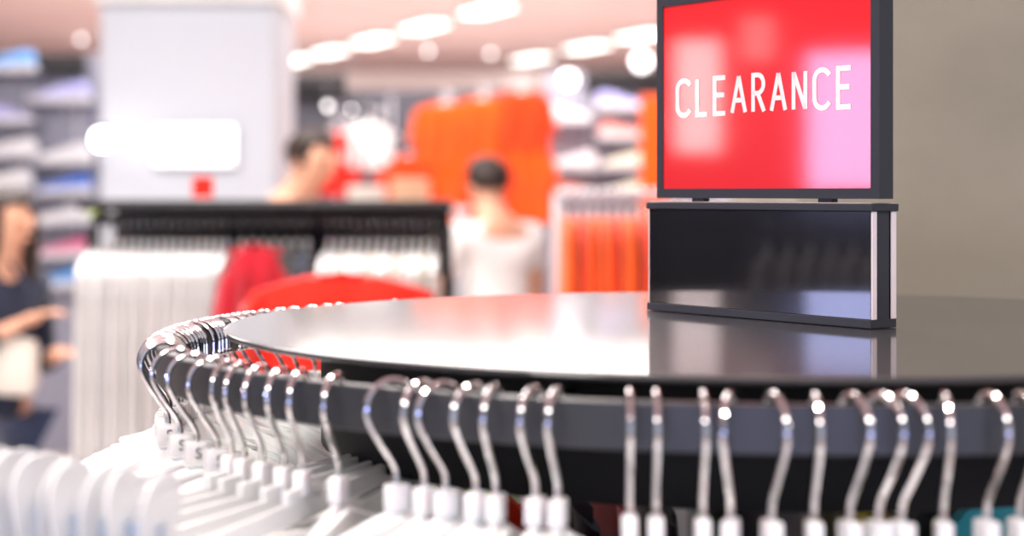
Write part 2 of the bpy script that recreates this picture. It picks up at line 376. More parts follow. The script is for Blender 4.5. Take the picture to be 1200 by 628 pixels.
def garment_mesh(seed, L=.62, W=.205, thick=.0100, sleeves=True, z0=-.074, skirt=False, drop=.100, flare=.06):
    rnd = random.Random(seed); b = new(); ns, nv = 16, 12
    ph = [rnd.uniform(0, 6.28) for _ in range(6)]
    sheets = []
    for side in (-1, 1):
        g = []
        for j in range(nv+1):
            v = (j/nv)**1.3; row = []
            for i in range(ns+1):
                s = -1+2*i/ns
                wd = (W if not skirt else .20)*(1+(.10 if skirt else flare)*v)
                u = s*wd-.003
                if skirt: zt = -.098-.004*math.sin(s*7+ph[0])
                else:
                    zt = z0-drop*abs(s)**1.2
                    if abs(s) < .32: zt -= .020*(1-(abs(s)/.32)**2)*(1 if side < 0 else .4)
                z = zt*(1-v)+(z0-L)*v+.004*math.sin(s*5+ph[1])*v
                t = thick*(1-abs(s)**6)*min(1, .7+v*3)
                rip = .45*thick*math.sin(s*9+ph[2]+v*2)*min(1, v*2)+.25*thick*math.sin(s*21+ph[3]-v*5)*min(1, v*3)
                row.append(b.verts.new((u, side*t+rip*(1-abs(s)**6), z)))
            g.append(row)
        for j in range(nv):
            for i in range(ns):
                q = (g[j][i], g[j][i+1], g[j+1][i+1], g[j+1][i]); b.faces.new(q if side < 0 else q[::-1])
        sheets.append(g)
    for i in range(ns):                      # shoulder seam, open neck in the middle
        s = -1+2*(i+.5)/ns
        if abs(s) > .30 or skirt: b.faces.new((sheets[0][0][i], sheets[1][0][i], sheets[1][0][i+1], sheets[0][0][i+1]))
    for i in (0, ns):
        for j in range(nv): b.faces.new((sheets[0][j][i], sheets[0][j+1][i], sheets[1][j+1][i], sheets[1][j][i]))
    if sleeves:
        for sg in (-1, 1):
            n = 10; prev = None
            for k in range(7):
                f = k/6; cx = sg*(W-.018+.035*f**.7)-.003; cz = z0-drop-.010-.20*f; rw = .030*(1-.05*f); rt = thick*(.75+.35*f)
                ring = [b.verts.new((cx+rw*math.cos(2*PI*q/n)+sg*.004*f*math.sin(3*q), rt*math.sin(2*PI*q/n), cz+.012*math.cos(2*PI*q/n)*-sg)) for q in range(n)]
                if prev:
                    for q in range(n): b.faces.new((prev[q], prev[(q+1) % n], ring[(q+1) % n], ring[q]))
                else: b.faces.new(ring)
                prev = ring
            b.faces.new(prev)
    return finish('garment', b)
def with_mat(me, m):
    k = me.name+'_'+m.name
    if k in bpy.data.meshes: return bpy.data.meshes[k]
    n = me.copy(); n.name = k; n.materials.clear(); n.materials.append(m); return n
GM = [garment_mesh(s) for s in (1, 2, 3, 4)]
SK = [garment_mesh(s, sleeves=False, skirt=True, L=.5) for s in (11, 12)]
def collar_mesh():                      # ribbed neckband following the neck opening
    b = new(); W = .205; pts = []
    for k in range(24):
        a = 2*PI*k/24; u = .30*W*math.cos(a); f = 'f' if math.sin(a) < 0 else 'b'
        s = abs(u)/W; zt = -.074-.100*s**1.2-.020*max(0, 1-(s/.32)**2)*(1 if f == 'f' else .4)
        pts.append((u-.003, math.sin(a)*.0065, zt+.002))
    pts.append(pts[0]); tube(b, pts, .0028, 6, cap=False); return finish('neckband', b)
COLLAR = collar_mesh()

proto = None; cproto = None
def make_hanger(kind, label, group, loc, rz, mark=None):
    t = thing('clothes_hanger' if kind == 'shirt' else 'clip_hanger', label, 'hanger', loc, rz, group)
    obj('hook', HOOK, None, t); n = obj('neck', NECK, None, t)
    if kind == 'shirt': obj('arms', ARMS, None, t)
    else:
        obj('crossbar', BAR, None, t)
        for cm, sm in CL:
            c = obj('clip', cm, None, t); obj('spring', sm, None, c, label='steel spring strip tinted with a blue reflection')
    if mark:
        k = obj('size_marker', MARK, None, t); obj('size_letter', LXL if mark == 'XL' else LS, None, k)
    return t
def make_garment(mesh, m, label, group, loc, rz, name='t_shirt', cat='shirt'):
    t = thing(name, label, cat, loc, rz, group)
    obj('body', with_mat(mesh, m), None, t)
    if name != 'skirt': obj('neckband', with_mat(COLLAR, m), None, t)
    return t

def ring_angle(px, near=True):
    k = (px-600)/F; A = 1+k*k; B = -2*(k*RC.x+RC.y); Cc = RC.x**2+RC.y**2-RR**2
    D = math.sqrt(max(0, B*B-4*A*Cc)); Y = (-B-D)/(2*A) if near else (-B+D)/(2*A)
    return math.atan2(Y-RC.y, k*Y-RC.x), Y
def ring_pos(a): return (RC.x+RR*math.cos(a), RC.y+RR*math.sin(a), RTOP+.0002)
# the front row, read left to right: (top x, bulge x, stem x)
front = [(394, 372, 386), (460, 440, 475), (494, 479, 503), (518, 501, 534), (554, 540, 566), (579, 567, 582), (625, 610, 629), (652, 643.5, 657),
         (738, 728, 727), (769, 767, 769), (824, 818.5, 819), (855, 844.5, 858), (907, 909.6, 900), (955, 954, 955), (999.5, 1011, 998),
         (1034, 1053.5, 1036), (1061, 1085.7, 1066), (1107, 1110, 1113), (1160, 1166, 1155), (1198, 1206, 1200)]
colf = {1: 'white', 9: 'white'}
where = ['just left of the wide gap in the front row', 'right of the wide gap below the table edge', 'second right of the wide gap', 'third right of the wide gap, slanting',
         'left one of the pair below the table reflection', 'right one of the pair left of the middle', 'left one of the loose pair at the middle', 'right one of the loose pair at the middle',
         'left one of two below the sign base corner', 'right one of two below the sign base corner', 'upright left one of a close pair below the sign', 'slanting right one of a close pair below the sign',
         'alone below the middle of the sign base', 'hanging straight below the word CLEARANCE end', 'below the right end of the sign base', 'left one of the crossing pair below the pillar',
         'right one of the crossing pair below the pillar', 'hanging straight right of the crossing pair', 'last whole one before the right photo edge', 'cut by the right photo edge']
random.seed(3)
for i, (tx, bxx, sx) in enumerate(front):
    a, Y = ring_angle(tx)
    dx = (bxx-sx)*(Y-.01)/F
    # plane direction whose sideways component gives the seen bulge
    k = (tx-600)/F
    ph = math.asin(max(-.93, min(.93, dx/.0215)))       # angle from -Y towards +X
    az = -PI/2+ph+math.atan(k)*-.0
    if abs(bxx-sx) < 3: az = -PI/2+.5*(a+PI/2)*.3
    p = ring_pos(a)
    lab = 'front rail hanger '+where[i]
    h = make_hanger('shirt', lab, 'hangers on the round rack', p, az)
    gm = 'white'
    g = make_garment(GM[i % 4], M[gm], 'white shirt on front hanger '+where[i], 'white shirts on the round rack', (p[0], p[1], p[2]-(.014 if i > 7 else .002)), az)
    if i > 7: h.scale = (1.12, 1.0, 1.12)
def aim(p, px):          # turn a clip hanger about its hook so that its outer clip points to where the photo shows it
    return min((R(d) for d in range(170, 290)), key=lambda a: abs((p[0]+.205*math.cos(a))/(p[1]+.205*math.sin(a))*F+600-px))
# clip hangers just left of the gap and around to the left side
left = [(352, 332, 359), (330, 301, 318), (305, 284, 300), (283, 264, 284), (268, 250, 268), (250, 231, 250), (226, 206, 226), (207, 189, 205)]
lw = ['nearest the wide gap', 'second from the gap', 'third from the gap', 'fourth from the gap', 'fifth from the gap', 'sixth from the gap', 'seventh from the gap', 'where the rail turns back']
for i, (tx, bxx, sx) in enumerate(left):
    a, Y = ring_angle(tx); az = a-R(4)+R(random.uniform(-2, 2)); p = ring_pos(a)
    if i < 5:
        az = aim(p, (172, 106, 60, 34, 8)[i])
        make_hanger('clip', 'clip hanger with milky tongue clips on the left front rail, '+lw[i], 'hangers on the round rack', p, az)
        make_garment(SK[i % 2], M['white'], 'white skirt held by the clip hanger '+lw[i], 'white skirts on the round rack', p, az, 'skirt', 'skirt')
    else:
        make_hanger('shirt', 'chrome hook hanger on the left front rail, '+lw[i], 'hangers on the round rack', p, az, 'S')
        make_garment(GM[i % 4], M['white'], 'white shirt on the left front rail, '+lw[i], 'white shirts on the round rack', p, az)
# the crowded left bend, too many alike to tell apart
az0 = math.degrees(ring_angle(196)[0]) % 360
azs = []; a = az0-2.0
while a > 141:
    azs.append(a); a -= random.choice((.9, 1.2, 1.5, 1.9, 2.8)) if a > 156 else random.choice((2.0, 2.6, 3.2))
for i, d in enumerate(azs):
    az = R(d+random.uniform(-5.0, 5.0)); p = ring_pos(R(d)); mark = None
    if d > az0-14: mark = 'S'
    lab = 'chrome hook hanger in the crowded left bend of the ring rail'
    if 176 < d and d-1.6 < 176: mark = 'XL'; lab = 'hanger with an XL size marker in the left bend of the ring rail'
    elif mark: lab = 'chrome hook hanger with an S size marker in the crowded left bend of the rail'
    make_hanger('shirt', lab, 'hangers on the round rack', p, az, mark)
    make_garment(GM[i % 4], M['white'], 'white shirt in the crowded left bend of the round rack', 'white shirts on the round rack', (p[0], p[1], p[2]-random.uniform(0, .014)), az+R(random.uniform(-2, 2)))
# coloured shirts hanging on the far side, seen below the apron
far = [(141, 'lime'), (132, 'red'), (124, 'red'), (116, 'navy'), (107, 'crimson'), (99, 'blackcloth'), (90, 'navy'), (82, 'blackcloth'), (73, 'navy'), (64, 'yellow'), (54, 'blackcloth'), (46, 'teal')]
cn = {'red': 'red', 'white': 'white', 'lime': 'lime green', 'navy': 'navy', 'crimson': 'crimson', 'orange': 'orange', 'blackcloth': 'black', 'yellow': 'yellow', 'teal': 'teal'}
for i, (d, m) in enumerate(far):
    az = R(d); p = ring_pos(az); p = (p[0], p[1], p[2])
    wh = 'left of' if i < 4 else ('behind' if i < 9 else 'right of')
    nb = cn[far[i-1][1]] if i else 'white'
    make_hanger('shirt', 'hanger on the far rail carrying a %s shirt, next after the %s one' % (cn[m], nb), 'hangers on the round rack', p, az)
    make_garment(GM[i % 4], M[m], '%s shirt on the far side of the round rack, next after the %s one' % (cn[m], nb), 'coloured shirts on the far rail', (p[0], p[1], p[2]-(.02 if i < 9 else .055)*(i != 0)), az)

# ------------------------------------------------------------------ background: straight rack with white shirts
RY = 4.2
def straight_rack(x0, x1, y, ztop, label, zshelf=True, cat='clothes rack', mt='black'):
    t = thing('straight_garment_rack', label, cat, ((x0+x1)/2, y, 0)); h = (x1-x0)/2
    b = new(); bx(b, (-h, -.0125, ztop-.025), (h, .0125, ztop), .003); obj('rail', b, M[mt], t)
    for s in (-1, 1):
        b = new(); bx(b, (s*h-.0125, -.0125, .04), (s*h+.0125, .0125, ztop-.0255), .003); obj('post', b, M[mt], t)
        b = new(); bx(b, (s*h-.015, -.26, 0), (s*h+.015, .26, .04), .004); obj('foot', b, M[mt], t)
    return t
zt = CZ-(252-HY)/F*RY
r1 = straight_rack(at(108, 0, RY).x, at(524, 0, RY).x, RY, zt, 'long black straight clothes rack in front of the white pillar')
b = new(); bx(b, (-.44, -.09, zt+.012), (.44, .09, zt+.030), .003)
obj('top_shelf', b, M['black'], r1)
b = new(); bx(b, (-.425, .235, zt-.16), (.425, .245, zt+.03), .001); bx(b, (-.425, .0, zt+.0305), (.425, .245, zt+.036), .001); obj('back_panel', b, M['black'], r1)  # black sheet added to darken the shaded ground behind the hooks
for s in (-.4, 0, .4):
    b = new(); bx(b, (s-.01, -.01, zt), (s+.01, .01, zt+.012)); obj('shelf_support', b, M['black'], r1)
def row_on_rail(xs, y, z, mats, lab, grp, hl, mesh=None, rj=6, name='t_shirt', cat='shirt'):
    for i, x in enumerate(xs):
        m = mats[i % len(mats)]; rz = PI/2+R(random.uniform(-rj, rj)*.4)
        make_hanger('shirt', hl, grp+' hangers', (x, y, z+.0002), rz)
        make_garment((mesh or GM)[i % len(mesh or GM)], M[m], lab, grp, (x, y, z), rz, name, cat)
X = lambda px, Y=RY: at(px, 0, Y).x
GL_ = [garment_mesh(s, L=.98, W=.20, thick=.0125, drop=.06, sleeves=False, flare=.25) for s in (21, 22, 23, 24)]
row_on_rail([X(112+i*9.6) for i in range(17)], RY, zt, ['white'], 'long white shirt hanging on the straight rack in front of the pillar', 'white shirts in front of the pillar', 'hanger carrying a white shirt in front of the pillar', GL_)
row_on_rail([X(283+i*13) for i in range(7)], RY, zt, ['blackcloth', 'blackcloth', 'navy', 'blackcloth'], 'black shirt in the middle of the straight rack', 'black shirts on the straight rack', 'hanger carrying a black shirt on the straight rack', [garment_mesh(25, L=.75, W=.21, thick=.017, drop=.05)])
row_on_rail([X(386+i*10.2) for i in range(13)], RY, zt, ['white', 'white', 'cream'], 'white shirt on the right end of the straight rack', 'white shirts beside the black ones', 'hanger carrying a white shirt beside the black shirts', GL_)
# crimson jacket in front of the black shirts
crim = make_garment(garment_mesh(31, L=.5, W=.062, thick=.045, drop=.05), M['crimson'], 'crimson rounded top hanging in front of the black shirts', None, (X(300, 3.85), 3.85, CZ-.035), R(12), 'child_top', 'shirt')
crim.scale = (1, 1, 1)
# red sweatshirt on a low T-stand right behind the round rack
ST = thing('t_stand', 'black T-stand behind the round tabletop carrying the red sweatshirt', 'stand', (X(405, 3.5), 3.5, 0))
zs = CZ-(322-HY)/F*3.5
b = new(); tube(b, [(0, 0, .02), (0, 0, zs-.02)], .012, 12); obj('pole', b, M['black'], ST)
b = new(); lathe(b, [(.001, 0), (.16, 0), (.16, .01), (.02, .022), (.001, .022)], 32); obj('base', b, M['black'], ST)
rs = make_garment(garment_mesh(41, L=.55, W=.185, thick=.07, sleeves=True, z0=0, drop=.045), M['red'], 'bright red sweatshirt draped on the T-stand behind the tabletop', None, (X(402, 3.5), 3.5, zs+.01), R(4), 'sweatshirt', 'sweatshirt')
for c in list(rs.children):
    if c.name.startswith('neckband'):
        c.location = (0, 0, .074)

# small things on the rack shelf
zsh = zt+.0362
def ticket(px, m, label, wd=.05, hh=.055):
    t = thing('shelf_ticket', label, 'shelf sign', (X(px), RY+.02, zsh))
    b = new(); bx(b, (-wd/2, -.002, .006), (wd/2, .002, hh), .0008); obj('card', b, M[m], t)
    b = new(); bx(b, (-wd/2, -.012, 0), (wd/2, .012, .006), .001); obj('stand_foot', b, M['clear'], t)
ticket(236, 'red', 'small red ticket standing on the rack shelf in front of the pillar')
def folded(name, loc, cols, label, w_=.26, d_=.2, grp=None):
    for i, c in enumerate(cols):
        t = thing(name, label % i if '%' in label else label, 'folded clothes', (loc[0], loc[1], loc[2]+i*.034), R(random.uniform(-4, 4)), grp)
        b = new(); bx(b, (-w_/2, -d_/2, .0005), (w_/2, d_/2, .0335), .014); obj('folded_body', b, M[c], t)
        b = new(); bx(b, (-w_*.16, -d_/2-.001, .012), (w_*.16, -d_/2+.02, .0345), .004); obj('folded_collar', b, M[c], t)

# ------------------------------------------------------------------ background: orange rack right of the man
OY = 5.4; zo = CZ-(222-HY)/F*OY
r2 = straight_rack(X(652, OY), X(850, OY), OY, zo, 'chrome straight rack with orange shirts, left of the sign', mt='shelf_metal')
row_on_rail([X(660+i*11.5, OY) for i in range(16)], OY, zo, ['orange', 'orange', 'deeporange'], 'orange shirt on the straight rack beside the white T-shirt man', 'orange shirts on the rack by the sign', 'hanger carrying an orange shirt left of the sign', [garment_mesh(26, L=.75, W=.21, thick=.0155, drop=.05)])

# ------------------------------------------------------------------ wall displays
def shoe_mesh():
    b = new(); sec = []
    prof = [(-.130, .040, .030, .070), (-.120, .055, .036, .088), (-.095, .060, .038, .095), (-.060, .058, .037, .090), (-.020, .054, .038, .078),
            (.025, .052, .041, .060), (.070, .052, .043, .048), (.105, .046, .038, .040), (.125, .030, .024, .032)]
    for x, _, hw, top in prof:
        r = []
        for k in range(10):
            a = PI*k/9; r.append(b.verts.new((x, hw*math.cos(a), .022+(top-.022)*max(0, math.sin(a))**.6)))
        sec.append(r)
    for a, c in zip(sec, sec[1:]):
        for k in range(9): b.faces.new((a[k], a[k+1], c[k+1], c[k]))
        b.faces.new((a[9], a[0], c[0], c[9]))
    b.faces.new(sec[0]); b.faces.new(sec[-1][::-1])
    return finish('upper', b)
def sole_mesh():
    b = new(); out = []
    for x, hw in [(-.135, .020), (-.125, .036), (-.08, .041), (-.02, .039), (.03, .043), (.08, .046), (.115, .038), (.136, .018)]: out.append((x, hw))
    pts = [(x, -h) for x, h in out]+[(x, h) for x, h in out[::-1]]
    lo = [b.verts.new((x, y, .001)) for x, y in pts]; hi = [b.verts.new((x, y, .026+.012*max(0, x/-.13))) for x, y in pts]
    b.faces.new(lo[::-1]); b.faces.new(hi); n = len(lo)
    for k in range(n): b.faces.new((lo[k], lo[(k+1) % n], hi[(k+1) % n], hi[k]))
    return finish('sole', b)
UP, SO = shoe_mesh(), sole_mesh(); SO.materials.append(M['sole'])
def shoe(px, py, Y, col, label, flip=1, s=1.0):
    p = at(px, py, Y)
    t = thing('sneaker', label, 'shoe', (p.x, p.y, p.z-.045*s), 0 if flip > 0 else PI)
    t.scale = (s, s, s)
    obj('upper', with_mat(UP, M['shoe_'+col]), None, t); obj('sole', SO, None, t)
    b = new()
    for k in range(4): bx(b, (-.012+k*.020, -.016, .0935-.0102*(k+1)-.004), (-.004+k*.020, .016, .0935-.0102*(k+1)+.003), .001)
    obj('laces', b, M['sole'], t)
    sh = thing('shoe_shelf', 'small shelf under the '+label.replace(' at the left photo edge', ' at left').replace(' right of the orange jackets', ' by the jackets'), 'shelf', (p.x, p.y, p.z-.045*s-.012))
    b = new(); bx(b, (-.16*s, -.06, 0), (.16*s, .11, .0115), .002); obj('shelf_plate', b, M['grey_wall'], sh)
    b = new(); bx(b, (-.012, .09, -.05), (.012, .11, 0), .002); obj('bracket', b, M['shelf_metal'], sh)
def wall_unit(x0, x1, Y, z1, hz0, label, m='grey_wall', hdr=None, zh=None):
    zh = zh or z1
    t = thing('display_wall', label, 'display wall', ((x0+x1)/2, Y+.12, 0)); h = (x1-x0)/2
    b = new(); bx(b, (-h, 0, 0), (h, .12, z1), .004); obj('back_panel', b, M[m], t)
    if hdr:
        b = new(); bx(b, (hdr[0], -.10, hz0), (hdr[1], -.001, zh), .004); obj('header', b, M['black'], t)
    for q in range(1, 5):
        b = new(); xx = -h+2*h*q/5; bx(b, (xx-.008, -.006, .1), (xx+.008, -.0005, hz0), .001); obj('slot_upright', b, M['shelf_metal'], t)
    return t
SY = 9.0
h2 = (X(200, SY)-X(-90, SY))/2
wall_unit(X(-90, SY), X(200, SY), SY, at(0, 62, SY).z, at(0, 88, SY).z, 'grey shoe display wall with black header at the left photo edge', hdr=(-h2, h2*.28))
SL = [(8, 72, 'sky', 'topmost pale blue sneaker at the left photo edge'), (6, 132, 'lilac', 'lilac sneaker at the left photo edge'), (10, 172, 'white', 'white sneaker at the left photo edge'),
      (6, 208, 'white', 'lowest white sneaker beside the woman with long hair'), (72, 108, 'lilac', 'lilac sneaker below the black header'), (74, 180, 'white', 'white sneaker left of the globe lamp'),
      (74, 216, 'blue', 'blue sneaker left of the pillar'), (72, 251, 'white', 'white sneaker left of the lime one'), (104, 251, 'lime', 'lime sneaker beside the straight rack end'),
      (76, 290, 'pink', 'pink sneaker beside the long-haired woman'), (70, 325, 'sky', 'lowest sky blue sneaker by the white shirts'), (40, 142, 'white', 'white sneaker between two shelf columns')]
for px, py, c, l in SL[:-1]: shoe(px, py, SY, c, l, random.choice((1, -1)), 1.12 if px != 104 else .9)

WY = 11.0
# grey shoe wall right of the orange jackets
wall_unit(X(640, WY), X(900, WY), WY, at(0, 82, WY).z, at(0, 106, WY).z, 'grey shoe display wall between the orange jackets and the sign', hdr=(-.45, .1))
SR = [(666, 133, 'white', 'upper white sneaker right of the orange jackets'), (670, 188, 'white', 'large white sneaker right of the orange jackets'), (674, 222, 'salmon', 'salmon sneaker low beside the orange jackets'),
      (728, 118, 'lilac', 'lilac sneaker below the black header by the sign'), (730, 152, 'salmon', 'salmon sneaker left of the sign frame'), (733, 187, 'cream', 'upper cream sneaker left of the sign frame'), (733, 221, 'cream', 'lower cream sneaker left of the sign frame')]
for px, py, c, l in SR: shoe(px, py, WY, c, l, random.choice((1, -1)), 1.2)
# orange panel column
t = thing('orange_banner', 'plain orange banner column rising directly left of the sign frame', 'banner', (X(762, 10.6), 10.6, 0))
b = new(); bx(b, (-.06, -.03, .02), (.10, .03, at(0, 112, 10.6).z), .01); obj('panel', b, M['orange'], t)
b = new(); bx(b, (-.12, -.15, 0), (.16, .15, .02), .004); obj('foot', b, M['shelf_metal'], t)
# wall with orange jackets
wall_unit(X(330, WY+.6), X(648, WY+.6), WY+.6, at(0, 104, WY+.6).z, at(0, 110, WY+.6).z, 'slate grey display wall behind the orange jackets', 'dark_wall', hdr=(-.90, -.48), zh=at(0, 86, WY+.6).z)
JY = 10.6
JK = garment_mesh(51, L=.40, W=.17, thick=.05, drop=.05)
JK2 = garment_mesh(52, L=.46, W=.17, thick=.05, drop=.05)
def jacket(px, ytop, m, label, rz=0, mesh=JK, Y=JY):
    p = at(px, ytop, Y); z = p.z+.074
    hk = thing('wall_hook', 'wall hook holding the '+label, 'hook', (p.x, Y+.06, z))
    b = new(); tube(b, [(0, .93 if False else .0, .004), (0, WY+.6-Y, .004)], .005, 8); tube(b, [(0, 0, .004), (0, -.03, .012), (0, -.04, .03)], .005, 8); obj('peg', b, M['shelf_metal'], hk)
    b = new(); bx(b, (-.02, WY+.6-Y-.0, -.03), (.02, WY+.6-Y+.055, .04), .003); obj('wall_plate', b, M['shelf_metal'], hk)
    make_hanger('shirt', 'hanger under the '+label, 'hangers on the display wall', (p.x, Y+.045, z), rz)
    make_garment(mesh, M[m], label, None, (p.x, Y+.04, z), rz, 'jacket', 'jacket')
jacket(520, 118, 'orange', 'upper orange jacket at the left end of the display'); jacket(565, 112, 'orange', 'upper orange jacket in the middle of the display')
jacket(612, 104, 'deeporange', 'upper deep orange jacket at the right end of the display')
jacket(538, 182, 'orange', 'lower orange jacket left of the dark-haired man', mesh=JK2); jacket(578, 178, 'deeporange', 'lower orange jacket directly behind the man', mesh=JK2)
jacket(615, 172, 'orange', 'lower orange jacket right of the dark-haired man', mesh=JK2); jacket(478, 180, 'deeporange', 'lowest deep orange jacket left of all others', mesh=JK)
jacket(388, 152, 'red', 'small red jacket above the leaning person', mesh=JK)
# white tops on the slate wall
jacket(430, 140, 'white', 'short white jacket between the leaning person and orange jackets', mesh=garment_mesh(53, L=.30, W=.12, thick=.05, drop=.05))
# table with folded clothes behind the middle person
TB = thing('display_table', 'pale low display table with folded clothes behind the racks', 'table', (X(445, 8.2), 8.2, 0))
ztb = at(0, 243, 8.2).z
b = new(); bx(b, (-.35, -.25, ztb-.03), (.42, .25, ztb), .004); obj('table_top', b, M['shelf_metal'], TB)
for sx in (-.32, .39):
    for sy in (-.22, .22):
        b = new(); bx(b, (sx-.02, sy-.02, 0), (sx+.02, sy+.02, ztb-.0305), .002); obj('leg', b, M['shelf_metal'], TB)
def stack(px, cols, names, wh):
    for i, c in enumerate(cols):
        t = thing('folded_sweater', '%s folded sweater, %s, %s' % (names, ['bottom', 'second from bottom', 'third from bottom', 'topmost'][i] if len(cols) > 1 else 'single', wh), 'folded clothes', (X(px, 8.2), 8.2, ztb+i*.034), R(random.uniform(-4, 4)))
        b = new(); bx(b, (-.09, -.12, .0005), (.09, .12, .0335), .014); obj('folded_body', b, M[c], t)
        b = new(); bx(b, (-.03, -.121, .012), (.03, -.10, .0345), .004); obj('folded_collar', b, M[c], t)
stack(430, ['cream', 'cream', 'cream'], 'cream', 'left pile on the display table')
M['tan'] = fabric('tan_fabric', (.80, .50, .32))
stack(480, ['tan', 'tan', 'tan', 'tan'], 'tan', 'right pile on the display table')

# ------------------------------------------------------------------ lamps
def panel_lamp(px, py, L, label, wd=.26, zc=3.2):
    Y = (zc-CZ)*F/(HY-py); p = Vector(((px-600)/F*Y, Y, zc-.001)); rz = math.atan2(1.7, -.69)
    t = thing('ceiling_lamp', label, 'ceiling lamp', (p.x, p.y, zc), rz, 'ceiling lamps')
    b = new(); bx(b, (-L/2-.03, -wd/2-.03, -.05), (L/2+.03, wd/2+.03, -.001), .004); obj('housing', b, M['shelf_metal'], t)
    b = new(); bx(b, (-L/2, -wd/2, -.075), (L/2, wd/2, -.0505), .006); obj('diffuser', b, M['light'], t)
for px, py, l in [(571, 5, 'nearest lamp of the left ceiling row'), (497, 25, 'second nearest lamp of the left ceiling row'), (437, 42, 'third lamp of the left ceiling row'), (386, 56, 'fourth lamp of the left ceiling row'),
                  (345, 66, 'farthest lamp of the left ceiling row, beside the pillar'), (752, 36, 'nearest lamp of the right ceiling row, beside the sign'), (688, 50, 'middle lamp of the right ceiling row'), (623, 64, 'farthest lamp of the right ceiling row')]:
    panel_lamp(px, py, 0.85, 'long white '+l)
def spot(px, py, Y, label, r=.05, m='downlight'):
    p = at(px, py, Y)
    t = thing('pendant_lamp', label, 'lamp', p)
    b = new(); ball(b, (0, 0, 0), r, u=20, v=12); obj('globe', b, M[m], t)
    b = new(); lathe(b, [(.001, r*.75), (r*.5, r*.75), (r*.4, r*1.3), (.001, r*1.3)], 16); obj('cap', b, M['black'], t)
    b = new(); tube(b, [(0, 0, r*1.25), (0, 0, 3.2-p.z)], .0015, 6); obj('cord', b, M['shelf_metal'], t)
spot(502, 60, 20, 'small pendant globe below the left ceiling row', .025); spot(575, 63, 20, 'small pendant globe above the orange jackets', .025)
spot(95, 46, 20, 'small pendant globe left of the white pillar', .03); spot(666, 93, 10.3, 'bright pendant globe above the white sneakers', .05)
spot(752, 72, 10.4, 'bluish pendant globe touching the sign frame edge', .055); spot(412, 128, 10.4, 'small pendant globe above the white jacket', .012); spot(384, 124, 10.5, 'dimmer pendant globe left of the small one', .018)
spot(4, 72, 10+5, 'pendant globe at the upper left photo corner', .04)
spot(120, 163, 7.7, 'brilliant globe lamp at the left edge of the white pillar', .045, 'globe')
# backlit blank panel on the pillar
t = thing('light_box', 'blank white glowing light box on the white pillar', 'light box', (X(230, 7.9), 7.9, at(0, 171, 7.9).z))
b = new(); bx(b, (-.19, -.05, -.095), (.19, 0, .095), .012); obj('box_body', b, M['column'], t)
b = new(); bx(b, (-.18, -.056, -.085), (.18, -.0505, .085), .003); obj('glowing_face', b, M['screen'], t)
# off to the left: backlit displays that the sign mirrors
def mirror_point(px, py, XW):
    # where the mirror ray of the sign face through a pixel meets the plane X = XW
    d = Vector(((px-600)/F, 1, -(py-HY)/F)); n = Vector((-(-U.y) if False else U.y, -U.x, 0)).normalized()
    k = (Vector((FLP.x, FLP.y, CZ)) - Vector((0, 0, CZ))).dot(n)/d.dot(n); hit = Vector((0, 0, CZ))+d*k
    r = d-2*d.dot(n)*n; q = (XW-hit.x)/r.x
    return hit+r*q
XW = -6.5
LBX = [('dimbox', 868, 905, 20, 70, 'small warm light box between the two big ones'), ('warmbox', 790, 842, 48, 178, 'tall warm light box off to the left of the view'), ('bluebox', 945, 1060, 62, 222, 'big bluish light box off to the left of the view')]
for m, xa, xb, ya, yb, l in LBX:
    p = mirror_point(xa, ya, XW); q = mirror_point(xb, yb, XW)
    y0, y1 = sorted((p.y, q.y)); z0_, z1_ = sorted((p.z, q.z))
    t = thing('light_box', l, 'light box', (XW, (y0+y1)/2, 0)); hh = (y1-y0)/2
    b = new(); bx(b, (-.08, -hh-.03, 0), (0, hh+.03, z1_+.03), .004); obj('box_body', b, M['dark_wall'], t)
    b = new(); bx(b, (.0005, -hh, z0_), (.01, hh, z1_), .002); obj('glowing_face', b, M[m], t)

mp = mirror_point(975, 262, -3.2)
r3 = straight_rack(-.5, .5, 0, mp.z, 'black straight rack of grey shirts off to the left, mirrored in the sign base'); r3.location = (mp.x, mp.y, 0); r3.rotation_euler = (0, 0, PI/2)
M['greycloth'] = fabric('grey_fabric', (.42, .41, .40))
for i in range(10):
    p = (mp.x, mp.y-.36+i*.06, mp.z+.0002); rz = R(random.uniform(-3, 3))
    make_hanger('shirt', 'hanger on the rack mirrored in the sign base', 'hangers on the mirrored rack', p, rz)
    make_garment(GL_[i % 4], M['greycloth'], 'grey shirt on the rack mirrored in the sign base', 'grey shirts on the mirrored rack', p, rz)
# ------------------------------------------------------------------ people
def skinned(name, V, E, root, sub=1):
    me = bpy.data.meshes.new(name); keys = list(V); idx = {k: i for i, k in enumerate(keys)}
    me.from_pydata([V[k][0] for k in keys], [(idx[a], idx[c]) for a, c in E], [])
    o = bpy.data.objects.new(name, me); C.objects.link(o)
    sk = o.modifiers.new('s', 'SKIN'); sk.use_smooth_shade = True
    ly = me.skin_vertices[0] if me.skin_vertices else None
    if ly is None:
        bm = bmesh.new(); bm.from_mesh(me); bm.verts.layers.skin.verify(); bm.to_mesh(me); bm.free(); ly = me.skin_vertices[0]
    for k, i in idx.items():
        r = V[k][1]; ly.data[i].radius = r if isinstance(r, tuple) else (r, r); ly.data[i].use_root = (k == root)
    ss = o.modifiers.new('u', 'SUBSURF'); ss.levels = sub; ss.render_levels = sub
    dg = bpy.context.evaluated_depsgraph_get(); dg.update()
    m = bpy.data.meshes.new_from_object(o.evaluated_get(dg)); bpy.data.objects.remove(o)
    for p in m.polygons: p.use_smooth = True
    return m
